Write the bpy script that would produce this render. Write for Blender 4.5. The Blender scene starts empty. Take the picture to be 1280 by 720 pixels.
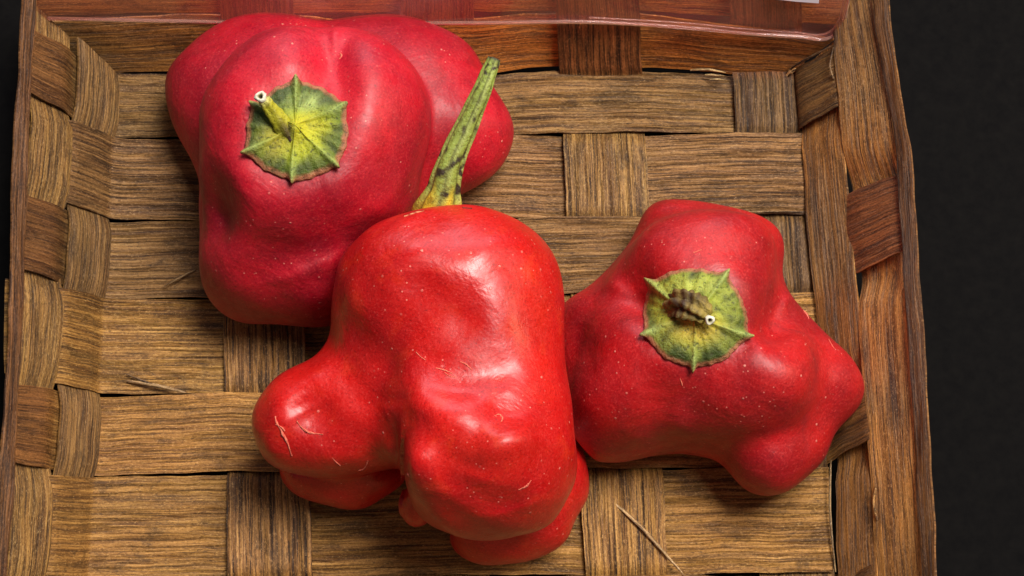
import bpy, math, random
import numpy as np
from mathutils import Vector, Matrix
from mathutils.bvhtree import BVHTree
R = math.radians
rng = np.random.default_rng(7)
random.seed(7)
SC = bpy.context.scene
COL = SC.collection

# ------------------------------------------------------------------ camera, light, exposure
S = 0.00018            # one working unit (about one photo pixel on the basket floor) in metres
F = 2150.0             # viewing distance in working units
TILT = R(15.5)
cam_d = bpy.data.cameras.new('camera'); cam = bpy.data.objects.new('camera', cam_d); COL.objects.link(cam)
cam_d.sensor_width = 36; cam_d.lens = 36 * F / 1280
cam_d.clip_start = 0.01; cam_d.clip_end = 20
CP = np.array([0, -F * math.sin(TILT), F * math.cos(TILT)])
cam.location = CP * S; cam.rotation_euler = (TILT, 0, 0)
SC.camera = cam

w = bpy.data.worlds.new('World'); SC.world = w; w.use_nodes = True
bg = w.node_tree.nodes['Background']
bg.inputs[0].default_value = (0.80, 0.86, 1.0, 1); bg.inputs[1].default_value = 0.085

def area(name, loc, target, size, power, col, sy=None):
    d = bpy.data.lights.new(name, 'AREA'); d.energy = power; d.color = col
    d.shape = 'RECTANGLE'; d.size = size; d.size_y = sy or size
    o = bpy.data.objects.new(name, d); COL.objects.link(o)
    o.location = loc
    o.rotation_euler = (Vector(target) - Vector(loc)).to_track_quat('-Z', 'Y').to_euler()
    return o
area('overhead_light', (0.28, 0.22, 0.92), (0, 0, 0.02), 0.42, 14.8, (1.0, 0.93, 0.87), 0.34)
area('window_light', (-0.06, 1.0, 0.46), (0, 0, 0.02), 0.9, 4.9, (1.0, 0.86, 0.94), 0.40)
area('side_light', (0.85, 0.05, 0.50), (0, 0, 0.02), 0.35, 2.4, (1.0, 0.76, 0.52), 0.35)
SC.view_settings.view_transform = 'Standard'; SC.view_settings.look = 'None'
SC.view_settings.exposure = 0.0; SC.view_settings.gamma = 1.0; SC.view_settings.use_curve_mapping = False

# ------------------------------------------------------------------ geometry helpers
right = np.array([1., 0, 0]); upv = np.array([0, math.cos(TILT), math.sin(TILT)]); fwd = np.array([0, math.sin(TILT), -math.cos(TILT)])
def ray(px, py):
    d = fwd * F + right * (px - 640) + upv * (360 - py)
    return d / np.linalg.norm(d)
def onplane(px, py, p0, n):
    d = ray(px, py); t = np.dot(np.asarray(p0) - CP, n) / np.dot(d, n)
    return CP + d * t
Z = np.array([0, 0, 1.])
def P(px, py, z=0.0): return onplane(px, py, (0, 0, z), Z)
def depth(p): return float(np.dot(np.asarray(p) - CP, fwd))
def mag(px, py, z): return depth(P(px, py, z)) / F     # working units per photo pixel there

def mesh_obj(name, verts, faces, mat=None, parent=None, smooth=True, uv=None, cols=None):
    me = bpy.data.meshes.new(name)
    V = np.asarray(verts, float) * S
    if isinstance(faces, np.ndarray):
        me.vertices.add(len(V)); me.vertices.foreach_set('co', V.ravel())
        k = faces.shape[1]
        me.loops.add(faces.size); me.loops.foreach_set('vertex_index', faces.ravel().astype(np.int32))
        me.polygons.add(len(faces)); me.polygons.foreach_set('loop_start', np.arange(0, faces.size, k, dtype=np.int32))
        me.update(calc_edges=True)
    else:
        me.from_pydata([tuple(v) for v in V], [], [tuple(f) for f in faces])
    if uv is not None:
        l = me.uv_layers.new(name='UVMap'); li = np.empty(len(me.loops), np.int32); me.loops.foreach_get('vertex_index', li)
        l.data.foreach_set('uv', np.asarray(uv, float)[li].ravel())
    if cols is not None:
        a = me.color_attributes.new('tint', 'FLOAT_COLOR', 'POINT')
        cols = np.asarray(cols); c = np.ones((len(V), 4)); c[:, :cols.shape[1]] = cols; a.data.foreach_set('color', c.ravel())
    if smooth: me.polygons.foreach_set('use_smooth', np.ones(len(me.polygons), bool))
    me.validate(); me.update()
    if mat: me.materials.append(mat)
    o = bpy.data.objects.new(name, me); COL.objects.link(o)
    if parent: o.parent = parent
    return o
def thing(name, label, cat, loc=(0, 0, 0), group=None):
    o = bpy.data.objects.new(name, None); COL.objects.link(o); o.empty_display_size = 0.01
    o['label'] = label; o['category'] = cat
    if group: o['group'] = group
    return o
def grid_faces(nu, nv, wrap=False):
    i, j = np.meshgrid(np.arange(nu - 1), np.arange(nv if wrap else nv - 1), indexing='ij')
    i = i.ravel(); j = j.ravel(); j2 = (j + 1) % nv
    return np.stack([i * nv + j, i * nv + j2, (i + 1) * nv + j2, (i + 1) * nv + j], 1)
def lin(r, g, b):
    f = lambda c: ((c / 255 + .055) / 1.055) ** 2.4 if c > 10 else c / 255 / 12.92
    return np.array([f(r), f(g), f(b)])

# ------------------------------------------------------------------ materials
class N:
    def __init__(s, name):
        s.m = bpy.data.materials.new(name); s.m.use_nodes = True; s.t = s.m.node_tree
        s.b = s.t.nodes['Principled BSDF']; s.out = s.t.nodes['Material Output']
    def n(s, typ, **kw):
        x = s.t.nodes.new(typ)
        for k, v in kw.items():
            if k.startswith('_'): setattr(x, k[1:], v)
            else:
                x.inputs[int(k[1:]) if k[0] == 'i' and k[1:].isdigit() else k].default_value = v
        return x
    def l(s, a, b): s.t.links.new(a, b)
    def math(s, op, a, b=None, clamp=False):
        x = s.t.nodes.new('ShaderNodeMath'); x.operation = op; x.use_clamp = clamp
        for i, v in enumerate((a, b)):
            if v is None: continue
            if hasattr(v, 'links'): s.l(v, x.inputs[i])
            else: x.inputs[i].default_value = v
        return x.outputs[0]
    def mix(s, f, a, b, mode='MIX'):
        x = s.t.nodes.new('ShaderNodeMix'); x.data_type = 'RGBA'; x.blend_type = mode
        for i, v in ((0, f), (6, a), (7, b)):
            if hasattr(v, 'links'): s.l(v, x.inputs[i])
            else: x.inputs[i].default_value = v if i == 0 else (*v[:3], 1)
        return x.outputs[2]
    def ramp(s, f, a, b, ca=0., cb=1.):
        x = s.t.nodes.new('ShaderNodeMapRange'); x.interpolation_type = 'SMOOTHSTEP'
        s.l(f, x.inputs[0]); x.inputs[1].default_value = a; x.inputs[2].default_value = b
        x.inputs[3].default_value = ca; x.inputs[4].default_value = cb
        return x.outputs[0]
    def noise(s, vec, scale, detail=4, rough=.55, out=0, dist=0.):
        x = s.t.nodes.new('ShaderNodeTexNoise'); x.inputs['Scale'].default_value = scale
        x.inputs['Detail'].default_value = detail; x.inputs['Roughness'].default_value = rough
        x.inputs['Distortion'].default_value = dist
        s.l(vec, x.inputs['Vector']); return x.outputs[out]

def wood_mat():
    k = N('woven_wood')
    uv = k.n('ShaderNodeUVMap').outputs[0]
    oi = k.n('ShaderNodeObjectInfo')
    off = k.n('ShaderNodeCombineXYZ'); k.l(oi.outputs['Random'], off.inputs[2])
    o10 = k.n('ShaderNodeVectorMath', _operation='SCALE'); k.l(off.outputs[0], o10.inputs[0]); o10.inputs['Scale'].default_value = 900
    add = k.n('ShaderNodeVectorMath', _operation='ADD'); k.l(uv, add.inputs[0]); k.l(o10.outputs[0], add.inputs[1])
    base = add.outputs[0]      # uv in working units: x along the strip, y across
    def st(sx, sy):
        m = k.n('ShaderNodeMapping'); m.inputs['Scale'].default_value = (sx, sy, 1); k.l(base, m.inputs[0]); return m.outputs[0]
    fine = k.noise(st(.009, .40), 1, 6, .72, dist=.35)
    mid = k.noise(st(.005, .10), 1, 4, .6, dist=.7)
    streak = k.noise(st(.007, .24), 1, 5, .7, dist=.5)
    broad = k.noise(st(.008, .03), 1, 3, .55, dist=.4)
    stain = k.noise(st(.014, .034), 1, 6, .68, dist=.9)
    grit = k.noise(st(.26, .50), 1, 4, .9)
    fleck = k.noise(st(.09, .20), 1, 5, .8, dist=.3)
    vc = k.n('ShaderNodeVertexColor', _layer_name='tint'); at = vc.outputs[0]; con = vc.outputs[1]
    c = k.mix(k.ramp(mid, .32, .66), lin(108, 74, 40), lin(172, 130, 76))
    c = k.mix(k.math('MULTIPLY', k.ramp(broad, .40, .66), .55), c, lin(150, 116, 66))
    c = k.mix(k.math('MULTIPLY', k.ramp(fine, .52, .70), .8), c, lin(216, 174, 112))
    c = k.mix(k.math('MULTIPLY', k.math('MULTIPLY', k.ramp(fine, .50, .40), 1.0), con), c, lin(50, 31, 18))
    c = k.mix(k.math('MULTIPLY', k.math('MULTIPLY', k.ramp(streak, .43, .36), .9), con), c, lin(40, 25, 16))
    c = k.mix(k.math('MULTIPLY', k.ramp(stain, .50, .66), .6), c, lin(62, 45, 28))
    c = k.mix(k.math('MULTIPLY', k.ramp(fleck, .56, .68), .75), c, lin(58, 40, 26))
    c = k.mix(k.math('MULTIPLY', k.ramp(grit, .54, .68), .6), c, lin(225, 190, 140))
    c = k.mix(k.math('MULTIPLY', k.ramp(grit, .47, .34), .8), c, lin(44, 29, 18))
    c = k.mix(1.0, c, at, 'MULTIPLY')
    k.l(c, k.b.inputs['Base Color'])
    k.b.inputs['Roughness'].default_value = .52
    k.l(k.ramp(fine, .3, .7, .62, .40), k.b.inputs['Roughness'])
    k.b.inputs['Specular IOR Level'].default_value = .45
    h = k.math('ADD', k.math('MULTIPLY', fine, .8), k.math('ADD', k.math('MULTIPLY', k.ramp(streak, .36, .5), .5), k.math('MULTIPLY', grit, .35)))
    bp = k.n('ShaderNodeBump'); bp.inputs['Strength'].default_value = .85; bp.inputs['Distance'].default_value = .00045
    k.l(h, bp.inputs['Height']); k.l(bp.outputs[0], k.b.inputs['Normal'])
    return k.m
def pepper_mat(name, ca, cb, cc, rough, dust, coat):
    k = N(name)
    tc = k.n('ShaderNodeTexCoord').outputs['Object']
    at = k.n('ShaderNodeVertexColor', _layer_name='tint').outputs[0]
    big = k.noise(tc, 60, 4, .6)
    c = k.mix(k.ramp(big, .35, .65), ca, cb)
    med = k.noise(tc, 160, 5, .6, dist=.4)
    c = k.mix(k.math('MULTIPLY', k.ramp(med, .5, .72), .45), c, cc)
    c = k.mix(1.0, c, at, 'MULTIPLY')
    gr = k.noise(tc, 2100, 3, .85)
    c = k.mix(k.math('MULTIPLY', k.ramp(gr, .53, .68), .34), c, lin(232, 84, 76))
    c = k.mix(k.math('MULTIPLY', k.ramp(gr, .47, .32), .55), c, lin(88, 6, 12))
    # dust: sparse pale specks and short scratches
    v = k.n('ShaderNodeTexVoronoi', _feature='F1'); v.inputs['Scale'].default_value = 520; v.inputs['Randomness'].default_value = 1
    k.l(tc, v.inputs['Vector'])
    sel = k.n('ShaderNodeSeparateColor'); k.l(v.outputs['Color'], sel.inputs[0])
    patch = k.ramp(k.noise(tc, 110, 2, .5), .38, .62)
    s1 = k.math('MULTIPLY', k.ramp(v.outputs['Distance'], .19, .07), k.math('GREATER_THAN', sel.outputs[0], 1 - dust))
    s1 = k.math('MULTIPLY', s1, patch)
    s1 = k.math('MULTIPLY', s1, k.ramp(sel.outputs[1], 0, 1, .35, 1))
    c = k.mix(k.math('MULTIPLY', s1, .65), c, lin(245, 170, 150))
    v2 = k.n('ShaderNodeTexVoronoi', _feature='F1'); v2.inputs['Scale'].default_value = 1300; k.l(tc, v2.inputs['Vector'])
    se2 = k.n('ShaderNodeSeparateColor'); k.l(v2.outputs['Color'], se2.inputs[0])
    s2 = k.math('MULTIPLY', k.math('MULTIPLY', k.ramp(v2.outputs['Distance'], .30, .12), k.math('GREATER_THAN', se2.outputs[1], .93)), k.ramp(k.noise(tc, 70, 3, .6), .42, .6))
    c = k.mix(k.math('MULTIPLY', s2, .6), c, lin(245, 160, 140))
    k.l(c, k.b.inputs['Base Color'])
    k.b.inputs['Subsurface Weight'].default_value = .10
    k.b.inputs['Subsurface Radius'].default_value = (1, .12, .06)
    k.b.inputs['Subsurface Scale'].default_value = .003
    rn = k.noise(tc, 300, 4, .6)
    k.l(k.ramp(rn, .3, .7, rough - .07, rough + .1), k.b.inputs['Roughness'])
    k.b.inputs['Specular IOR Level'].default_value = .5
    k.b.inputs['Coat Weight'].default_value = coat; k.b.inputs['Coat Roughness'].default_value = rough * .75
    h = k.math('ADD', k.math('MULTIPLY', gr, .10), k.math('ADD', k.math('MULTIPLY', rn, .35), k.math('MULTIPLY', s1, .5)))
    h = k.math('ADD', h, k.math('MULTIPLY', k.noise(tc, 95, 4, .6, dist=.5), 2.2))
    bp = k.n('ShaderNodeBump'); bp.inputs['Strength'].default_value = .5; bp.inputs['Distance'].default_value = .0006
    k.l(h, bp.inputs['Height']); k.l(bp.outputs[0], k.b.inputs['Normal'])
    return k.m
def tint_mat(name, rough=.6, grain=1500, bump=.0003, dark=(60, 45, 20), amt=.5, sss=0.):
    k = N(name); tc = k.n('ShaderNodeTexCoord').outputs['Object']
    at = k.n('ShaderNodeVertexColor', _layer_name='tint').outputs[0]
    g = k.noise(tc, grain, 4, .75); b = k.noise(tc, grain * .25, 4, .6)
    c = k.mix(k.math('MULTIPLY', k.ramp(g, .5, .33), amt), at, lin(*dark))
    c = k.mix(k.math('MULTIPLY', k.ramp(b, .55, .7), amt * .6), c, lin(*dark))
    c = k.mix(k.math('MULTIPLY', k.ramp(g, .55, .7), .12), c, lin(215, 215, 120))
    k.l(c, k.b.inputs['Base Color']); k.b.inputs['Roughness'].default_value = rough
    k.b.inputs['Subsurface Weight'].default_value = sss; k.b.inputs['Subsurface Scale'].default_value = .001
    bp = k.n('ShaderNodeBump'); bp.inputs['Strength'].default_value = .8; bp.inputs['Distance'].default_value = bump
    k.l(k.math('ADD', g, b), bp.inputs['Height']); k.l(bp.outputs[0], k.b.inputs['Normal'])
    return k.m
WOOD = wood_mat()
GREEN = tint_mat('calyx_green', .55, 1100, .0005, (48, 54, 18), .75, .1)
STEM = tint_mat('stem_green', .6, 900, .0005, (58, 50, 22), .6)
CORK = tint_mat('corky_scar', .8, 2500, .0003, (190, 90, 70), .5)

# ------------------------------------------------------------------ dark table under the basket
k = N('dark_table'); k.b.inputs['Base Color'].default_value = (.006, .006, .0065, 1); k.b.inputs['Roughness'].default_value = .95
k.b.inputs['Specular IOR Level'].default_value = 0
tc = k.n('ShaderNodeTexCoord').outputs['Object']
k.l(k.mix(k.noise(tc, 400, 4, .6), (.004, .004, .0045), (.009, .0085, .008)), k.b.inputs['Base Color'])
t = mesh_obj('table_top', [(x, y, z) for z in (-22, -160) for x, y in ((-9000, -9000), (9000, -9000), (9000, 9000), (-9000, 9000))],
             [(0, 1, 2, 3), (7, 6, 5, 4), (0, 4, 5, 1), (1, 5, 6, 2), (2, 6, 7, 3), (3, 7, 4, 0)], k.m, smooth=False)
t['kind'] = 'structure'

# ------------------------------------------------------------------ basket: planes of floor and walls
def wall_plane(a, b, out, flare):
    """plane through floor points a,b leaning outward by flare from vertical; returns p0, inward normal"""
    a = P(*a); b = P(*b); d = (b - a) / np.linalg.norm(b - a)
    o = np.cross(d, Z); o *= np.sign(np.dot(o, out)); o /= np.linalg.norm(o)
    up = Z * math.cos(flare) + o * math.sin(flare)
    n = np.cross(d, up); n *= -np.sign(np.dot(n, o))
    return a, n / np.linalg.norm(n)
PL = {'F': (np.zeros(3), Z),
      'B': wall_plane((174, 91), (988, 92), (0, 1, 0), R(24)),
      'R': wall_plane((988, 95), (1046, 720), (1, 0, 0), R(30)),
      'L': wall_plane((148, 95), (112, 720), (-1, 0, 0), R(30)),
      'D': wall_plane((112, 850), (1046, 850), (0, -1, 0), R(24))}
basket = thing('woven_basket', 'shallow basket of wide brown flat wood strips in plain weave, holding the three red peppers', 'basket')
def smooth01(t): return t * t * (3 - 2 * t)
def strip(stations, tint=(1, 1, 1), thick=4.0, step=7.0, nac=9, wav=1.0, taper=None, curl=0.0, name='strip', con=.8):
    """stations: (ax,ay,bx,by,plane,off[,tint]) - the two edges of the strip in the photograph, the surface it lies on, height off it"""
    A, B, O, NN, T = [], [], [], [], []
    for s in stations:
        p0, n = PL[s[4]]
        A.append(onplane(s[0], s[1], p0, n)); B.append(onplane(s[2], s[3], p0, n)); O.append(s[5]); NN.append(n)
        T.append(np.array(s[6] if len(s) > 6 else tint))
    ra, rb, ro, rn, rt = [], [], [], [], []
    for i in range(len(A) - 1):
        L = max(np.linalg.norm(A[i + 1] - A[i]), np.linalg.norm(B[i + 1] - B[i]))
        m = max(2, int(L / step))
        for q in range(m):
            t = q / m; st = smooth01(t)
            ra.append(A[i] * (1 - t) + A[i + 1] * t); rb.append(B[i] * (1 - t) + B[i + 1] * t)
            ro.append(O[i] * (1 - st) + O[i + 1] * st)
            n = NN[i] * (1 - t) + NN[i + 1] * t; rn.append(n / np.linalg.norm(n)); rt.append(T[i] * (1 - t) + T[i + 1] * t)
    ra.append(A[-1]); rb.append(B[-1]); ro.append(O[-1]); rn.append(NN[-1]); rt.append(T[-1])
    ra, rb, ro, rn, rt = map(np.array, (ra, rb, ro, rn, rt))
    def sm(x, it=2):
        for _ in range(it):
            y = x.copy(); y[1:-1] = .25 * x[:-2] + .5 * x[1:-1] + .25 * x[2:]; x = y
        return x
    ra, rb, rn = sm(ra), sm(rb), sm(rn)
    n_ = len(ra)
    # slight hand-cut unevenness of the edges and surface
    ln = np.concatenate([[0], np.cumsum(np.linalg.norm(np.diff((ra + rb) / 2, axis=0), axis=1))])
    ph = rng.uniform(0, 6, 6); w0 = np.linalg.norm(rb - ra, axis=1).mean()
    dirn = (rb - ra) / np.linalg.norm(rb - ra, axis=1)[:, None]
    e1 = (np.sin(ln / 47 + ph[0]) + .6 * np.sin(ln / 19 + ph[1]) + .35 * np.sin(ln / 6.3 + ph[2])) * .8 * wav
    e2 = (np.sin(ln / 53 + ph[3]) + .6 * np.sin(ln / 17 + ph[4]) + .35 * np.sin(ln / 7.1 + ph[5])) * .8 * wav
    rt = rt * rng.uniform(.88, 1.12) * np.array([1, rng.uniform(.97, 1.03), rng.uniform(.9, 1.08)])
    ra = ra + dirn * e1[:, None]; rb = rb + dirn * e2[:, None]
    vs = np.linspace(0, 1, nac)
    ridge = rng.normal(0, .35, nac); ridge[0] = ridge[-1] = 0
    verts, uv, cols = [], [], []
    for side in (1, -1):
        for v in vs:
            hgt = ro + side * thick / 2 + ridge[int(round(v * (nac - 1)))] * (side == 1) + (1.0 * np.sin(ln / 31 + v * 3 + ph[2]) + 1.2 * np.sin(ln / 77 + ph[4]) * (2 * v - 1) + .5 * np.sin(ln / 13 + v * 7 + ph[1])) * wav * .7
            hgt = hgt - 1.1 * (2 * v - 1) ** 4 * side * .8 + curl * (2 * v - 1) ** 2
            verts.append(ra * (1 - v) + rb * v + rn * hgt[:, None])
            uv.append(np.stack([ln, np.full(n_, v * w0)], 1)); cols.append(rt)
    V = np.concatenate(verts).reshape(2 * nac, n_, 3)
    # order columns as a closed loop: top v 0..1, bottom v 1..0
    order = list(range(nac)) + list(range(2 * nac - 1, nac - 1, -1))
    V = V[order].transpose(1, 0, 2); U = np.concatenate(uv).reshape(2 * nac, n_, 2)[order].transpose(1, 0, 2)
    Cc = np.concatenate(cols).reshape(2 * nac, n_, 3)[order].transpose(1, 0, 2)
    q = 2 * nac
    faces = [tuple(f) for f in grid_faces(n_, q, True)]
    for e in (0, (n_ - 1) * q):
        faces += [(e + j, e + j + 1, e + q - 2 - j, e + q - 1 - j) for j in range(nac - 1)]
    o = mesh_obj(name, V.reshape(-1, 3), faces, WOOD, basket, True, U.reshape(-1, 2), np.concatenate([Cc.reshape(-1, 3), np.full((Cc.shape[0] * Cc.shape[1], 1), con * rng.uniform(.75, 1.2))], 1))
    me = o.data
    # sharp cut edges
    import bmesh
    bm = bmesh.new(); bm.from_mesh(me); bmesh.ops.recalc_face_normals(bm, faces=bm.faces)
    for e in bm.edges:
        if len(e.link_faces) == 2 and e.calc_face_angle(0) > R(38): e.smooth = False
    bm.to_mesh(me); bm.free()
    return o
lerp = lambda a, b, t: a + (b - a) * t
TAN = np.array([1.02, .96, .84]); GREY = np.array([.86, .80, .70]); ORG = np.array([1.85, 1.24, .74])
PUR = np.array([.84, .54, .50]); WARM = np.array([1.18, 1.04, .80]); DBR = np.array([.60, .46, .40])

# rows: boundaries in the photograph at left x=174 and right x=1000
def rowline(yl, yr): return lambda x: yl + (yr - yl) * (x - 174) / (1000 - 174)
RB = [rowline(91, 91), rowline(173, 166), rowline(277, 270), rowline(373, 366), rowline(493, 486), rowline(594, 584), rowline(724, 718), rowline(850, 846)]
# columns: (left,right) at y=20 .. y=720
colx = [((60, 158), (48, 152)), ((276, 368), (285, 391)), ((500, 594), (507, 612)), ((696, 799), (731, 834)), ((912, 1002), (950, 1042))]
def colat(c, y):
    (a0, b0), (a1, b1) = colx[c]; t = (y - 20) / 700
    return lerp(a0, a1, t), lerp(b0, b1, t)
def over_row(r, c):           # is the row on top of the column there
    return (r + c) % 2 == 1   # row 0 (= first floor row) lies over columns 1 and 3
OFF = 5.4
inR = lambda y: 988 + (y - 95) * (1046 - 988) / 625          # where the right wall starts
inL = lambda y: 148 + (y - 95) * (112 - 148) / 625
rows_tint = [GREY * .93, TAN * .90, GREY * 1.0, WARM * 1.0, WARM * 1.02, WARM * .97, WARM]
for r in range(7):
    top, bot = RB[r], RB[r + 1]
    ym = (top(600) + bot(600)) / 2
    g = [1.0, 1.2, 1.0, .8, 1.4, 1.5, 1.2][r]
    st = []
    tl = rows_tint[r]
    # left wall: on the upper or lower wall strip alternately
    yl = (top(120) + bot(120)) / 2
    lx = inL(yl)
    dyl = lambda q: -(16 + (360 - yl) * .05) * q
    lofs = (-OFF, OFF) if r % 2 else (OFF, -OFF)
    for q, o in ((2.15, lofs[0]), (1.35, lofs[0]), (.85, lofs[1]), (.25, lofs[1])):
        x = lx - 54 * q
        st.append((x, top(120) + dyl(q) + g, x - 3, bot(120) + dyl(q) - g, 'L', o, DBR if o > 0 and q > 1 else tl * .85))
    st.append((inL(top(120)), top(120) + g, inL(bot(120)), bot(120) - g, 'F', lofs[1] * .8, tl))
    for c in range(1, 5):
        x0, x1 = colat(c, ym)
        o = OFF if over_row(r, c) else -OFF
        jt = rng.uniform(-.05, .05)
        for x in (x0 + 2, x1 - 2):
            st.append((x, top(x) + g + rng.uniform(-.8, .8), x, bot(x) - g + rng.uniform(-.8, .8), 'F', o, tl * (1 + jt)))
    xt, xb = inR(top(1000)), inR(bot(1000))
    if r in (1, 3, 5):        # this row passes under the lower wall strip: a cut end shows on the floor, the rest comes out above it
        e = {1: (1002, 1007), 3: (1022, 1030), 5: (1034, 1040)}[r]
        st.append((e[0], top(1000) + g, e[1], bot(1000) - g, 'F', OFF * 1.1, tl * .97))
        strip(st, curl=.6, wav=1.1)
    else:
        st.append((xt, top(1000) + g, xb, bot(1000) - g, 'F', OFF * .9, tl * .95))
        e = {0: (1048, 60, 1053, 133), 2: (1064, 244, 1072, 340), 4: (1088, 462, 1092, 548), 6: (1096, 705, 1100, 800)}[r]
        o2 = {0: OFF, 2: -OFF * 1.3, 4: OFF, 6: OFF}[r]
        if r == 2:
          st[-1] = (xt + 4, top(1000) + g, xb + 4, bot(1000) - g, 'F', -OFF, tl * .9)
        tw = np.array([.72, .66, .60]) if r == 0 else DBR * 1.1
        if r == 2:
            st.append((1040, 254, 1052, 350, 'R', -OFF, PUR))
            st.append((1063, 244, 1072, 343, 'R', OFF * .9, PUR * 1.05)); st.append((1078, 238, 1088, 337, 'R', OFF * 1.3, PUR * 1.05)); st.append((1110, 224, 1118, 322, 'R', OFF * 1.2, PUR * 1.05)); st.append((1136, 213, 1142, 310, 'R', OFF * .6, PUR))
        else:
            st.append((e[0] - 34, e[1] + 19, e[2] - 30, e[3] + 16, 'R', OFF * 1.1, tw)); st.append((e[0] - 4, e[1] + 3, e[2] - 4, e[3] + 3, 'R', OFF * 1.1, tw))
            st.append((e[0] + 16, e[1] - 8, e[2] + 16, e[3] - 8, 'R', -OFF * 1.1, tw)); st.append((e[0] + 45, e[1] - 24, e[2] + 45, e[3] - 24, 'R', -OFF * 1.3, tw))
        strip(st, wav=1.1)
    # row 0 runs behind everything on the back wall side, so its upper edge shows as a shallow step

# columns
BW = 24  # y in the photograph where the wall's first band ends
for c in range(5):
    st = []
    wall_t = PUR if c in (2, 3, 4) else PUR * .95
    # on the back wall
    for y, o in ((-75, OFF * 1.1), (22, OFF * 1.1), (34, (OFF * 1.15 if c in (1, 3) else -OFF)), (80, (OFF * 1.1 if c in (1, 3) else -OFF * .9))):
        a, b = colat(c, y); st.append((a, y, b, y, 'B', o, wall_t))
    for r in range(7):
        t_, b_ = RB[r], RB[r + 1]; xm = sum(colat(c, t_(500))) / 2
        o = -OFF if over_row(r, c) else OFF
        for y, f in ((t_(xm) + 12, 1), (b_(xm) - 12, 1)):
            a, b = colat(c, y); tt = (WARM * .96 if y > 300 else TAN * .84)
            if c == 4: tt = GREY * (.62 if y < 400 else .8)
            if r == 0: tt = tt * .9
            st.append((a, y, b, y, 'F', o, tt))
    a, b = colat(c, 850); st.append((a, 850, b, 850, 'F', 0, WARM)); st.append((a - 5, 900, b - 5, 900, 'D', OFF, WARM * .9)); st.append((a - 10, 985, b - 10, 985, 'D', -OFF, WARM * .8))
    if c == 0: continue
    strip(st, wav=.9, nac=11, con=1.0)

# bands that run round the walls; orange tint paints in light from behind
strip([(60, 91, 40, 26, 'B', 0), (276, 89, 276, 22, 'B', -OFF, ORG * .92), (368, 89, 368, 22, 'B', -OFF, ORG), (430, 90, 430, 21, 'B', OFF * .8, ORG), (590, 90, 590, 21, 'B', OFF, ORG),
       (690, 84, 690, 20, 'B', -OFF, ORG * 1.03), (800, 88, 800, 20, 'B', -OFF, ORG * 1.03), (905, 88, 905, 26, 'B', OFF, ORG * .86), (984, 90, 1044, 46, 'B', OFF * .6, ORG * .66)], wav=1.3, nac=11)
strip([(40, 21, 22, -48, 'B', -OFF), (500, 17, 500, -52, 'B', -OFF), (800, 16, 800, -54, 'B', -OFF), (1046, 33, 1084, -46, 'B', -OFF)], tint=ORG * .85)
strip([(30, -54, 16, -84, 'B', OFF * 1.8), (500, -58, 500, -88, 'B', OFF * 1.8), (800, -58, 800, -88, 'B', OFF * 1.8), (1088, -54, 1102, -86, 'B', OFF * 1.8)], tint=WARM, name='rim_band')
# right wall: lower band and upper band
GOLD = np.array([1.80, 1.46, .98])  # bright wall tint, light through the gaps painted in
strip([(990, 97, 1047, 44, 'R', -OFF, GOLD * .8), (998, 150, 1052, 104, 'R', -OFF, GOLD * .8), (1006, 195, 1056, 176, 'R', OFF * .6, GOLD * .85), (1012, 270, 1067, 262, 'R', OFF, GREY * 1.15 * 1.15), (1020, 345, 1073, 335, 'R', OFF, GREY * 1.15 * 1.1), (1024, 375, 1076, 365, 'R', OFF, TAN * np.array([1.05, .85, .7])),
       (1030, 440, 1081, 432, 'R', OFF * .7, TAN * np.array([1.0, .82, .66])), (1036, 500, 1087, 486, 'R', -OFF, GOLD * .8), (1042, 572, 1092, 556, 'R', -OFF, GOLD * .8), (1047, 612, 1096, 600, 'R', OFF * .6, TAN * np.array([1.15, .95, .7])), (1053, 722, 1102, 722, 'R', OFF, TAN * np.array([1.15, .98, .75])), (1062, 850, 1106, 850, 'R', -OFF, TAN)], wav=1.0, nac=11)
strip([(1046, 44, 1086, -50, 'R', OFF, GREY * 1.15 * 1.05), (1048, 62, 1102, 48, 'R', OFF, GREY * 1.15 * 1.2), (1053, 120, 1115, 112, 'R', OFF, TAN * 1.2 * 1.2), (1058, 185, 1124, 180, 'R', OFF, GOLD * .8), (1063, 240, 1129, 232, 'R', -OFF, GOLD * .85), (1073, 345, 1136, 330, 'R', -OFF, GOLD * .85),
       (1077, 390, 1139, 378, 'R', OFF, GOLD * .85), (1086, 500, 1146, 492, 'R', OFF, TAN * 1.2 * 1.05), (1090, 560, 1150, 552, 'R', OFF, GOLD * .95), (1097, 640, 1156, 632, 'R', OFF, GOLD * .9), (1101, 740, 1160, 740, 'R', OFF * .5, GOLD * .7), (1106, 850, 1165, 850, 'R', OFF, GOLD * .7)], wav=.8, nac=11)
strip([(1098, -40, 1112, -62, 'R', OFF * 1.8), (1104, 45, 1122, 40, 'R', OFF * 1.8), (1128, 190, 1146, 186, 'R', OFF * 1.8), (1144, 420, 1162, 414, 'R', OFF * 1.8), (1162, 740, 1181, 740, 'R', OFF * 1.8), (1168, 880, 1188, 890, 'R', OFF * 1.8)], tint=DBR, name='rim_band')
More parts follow.
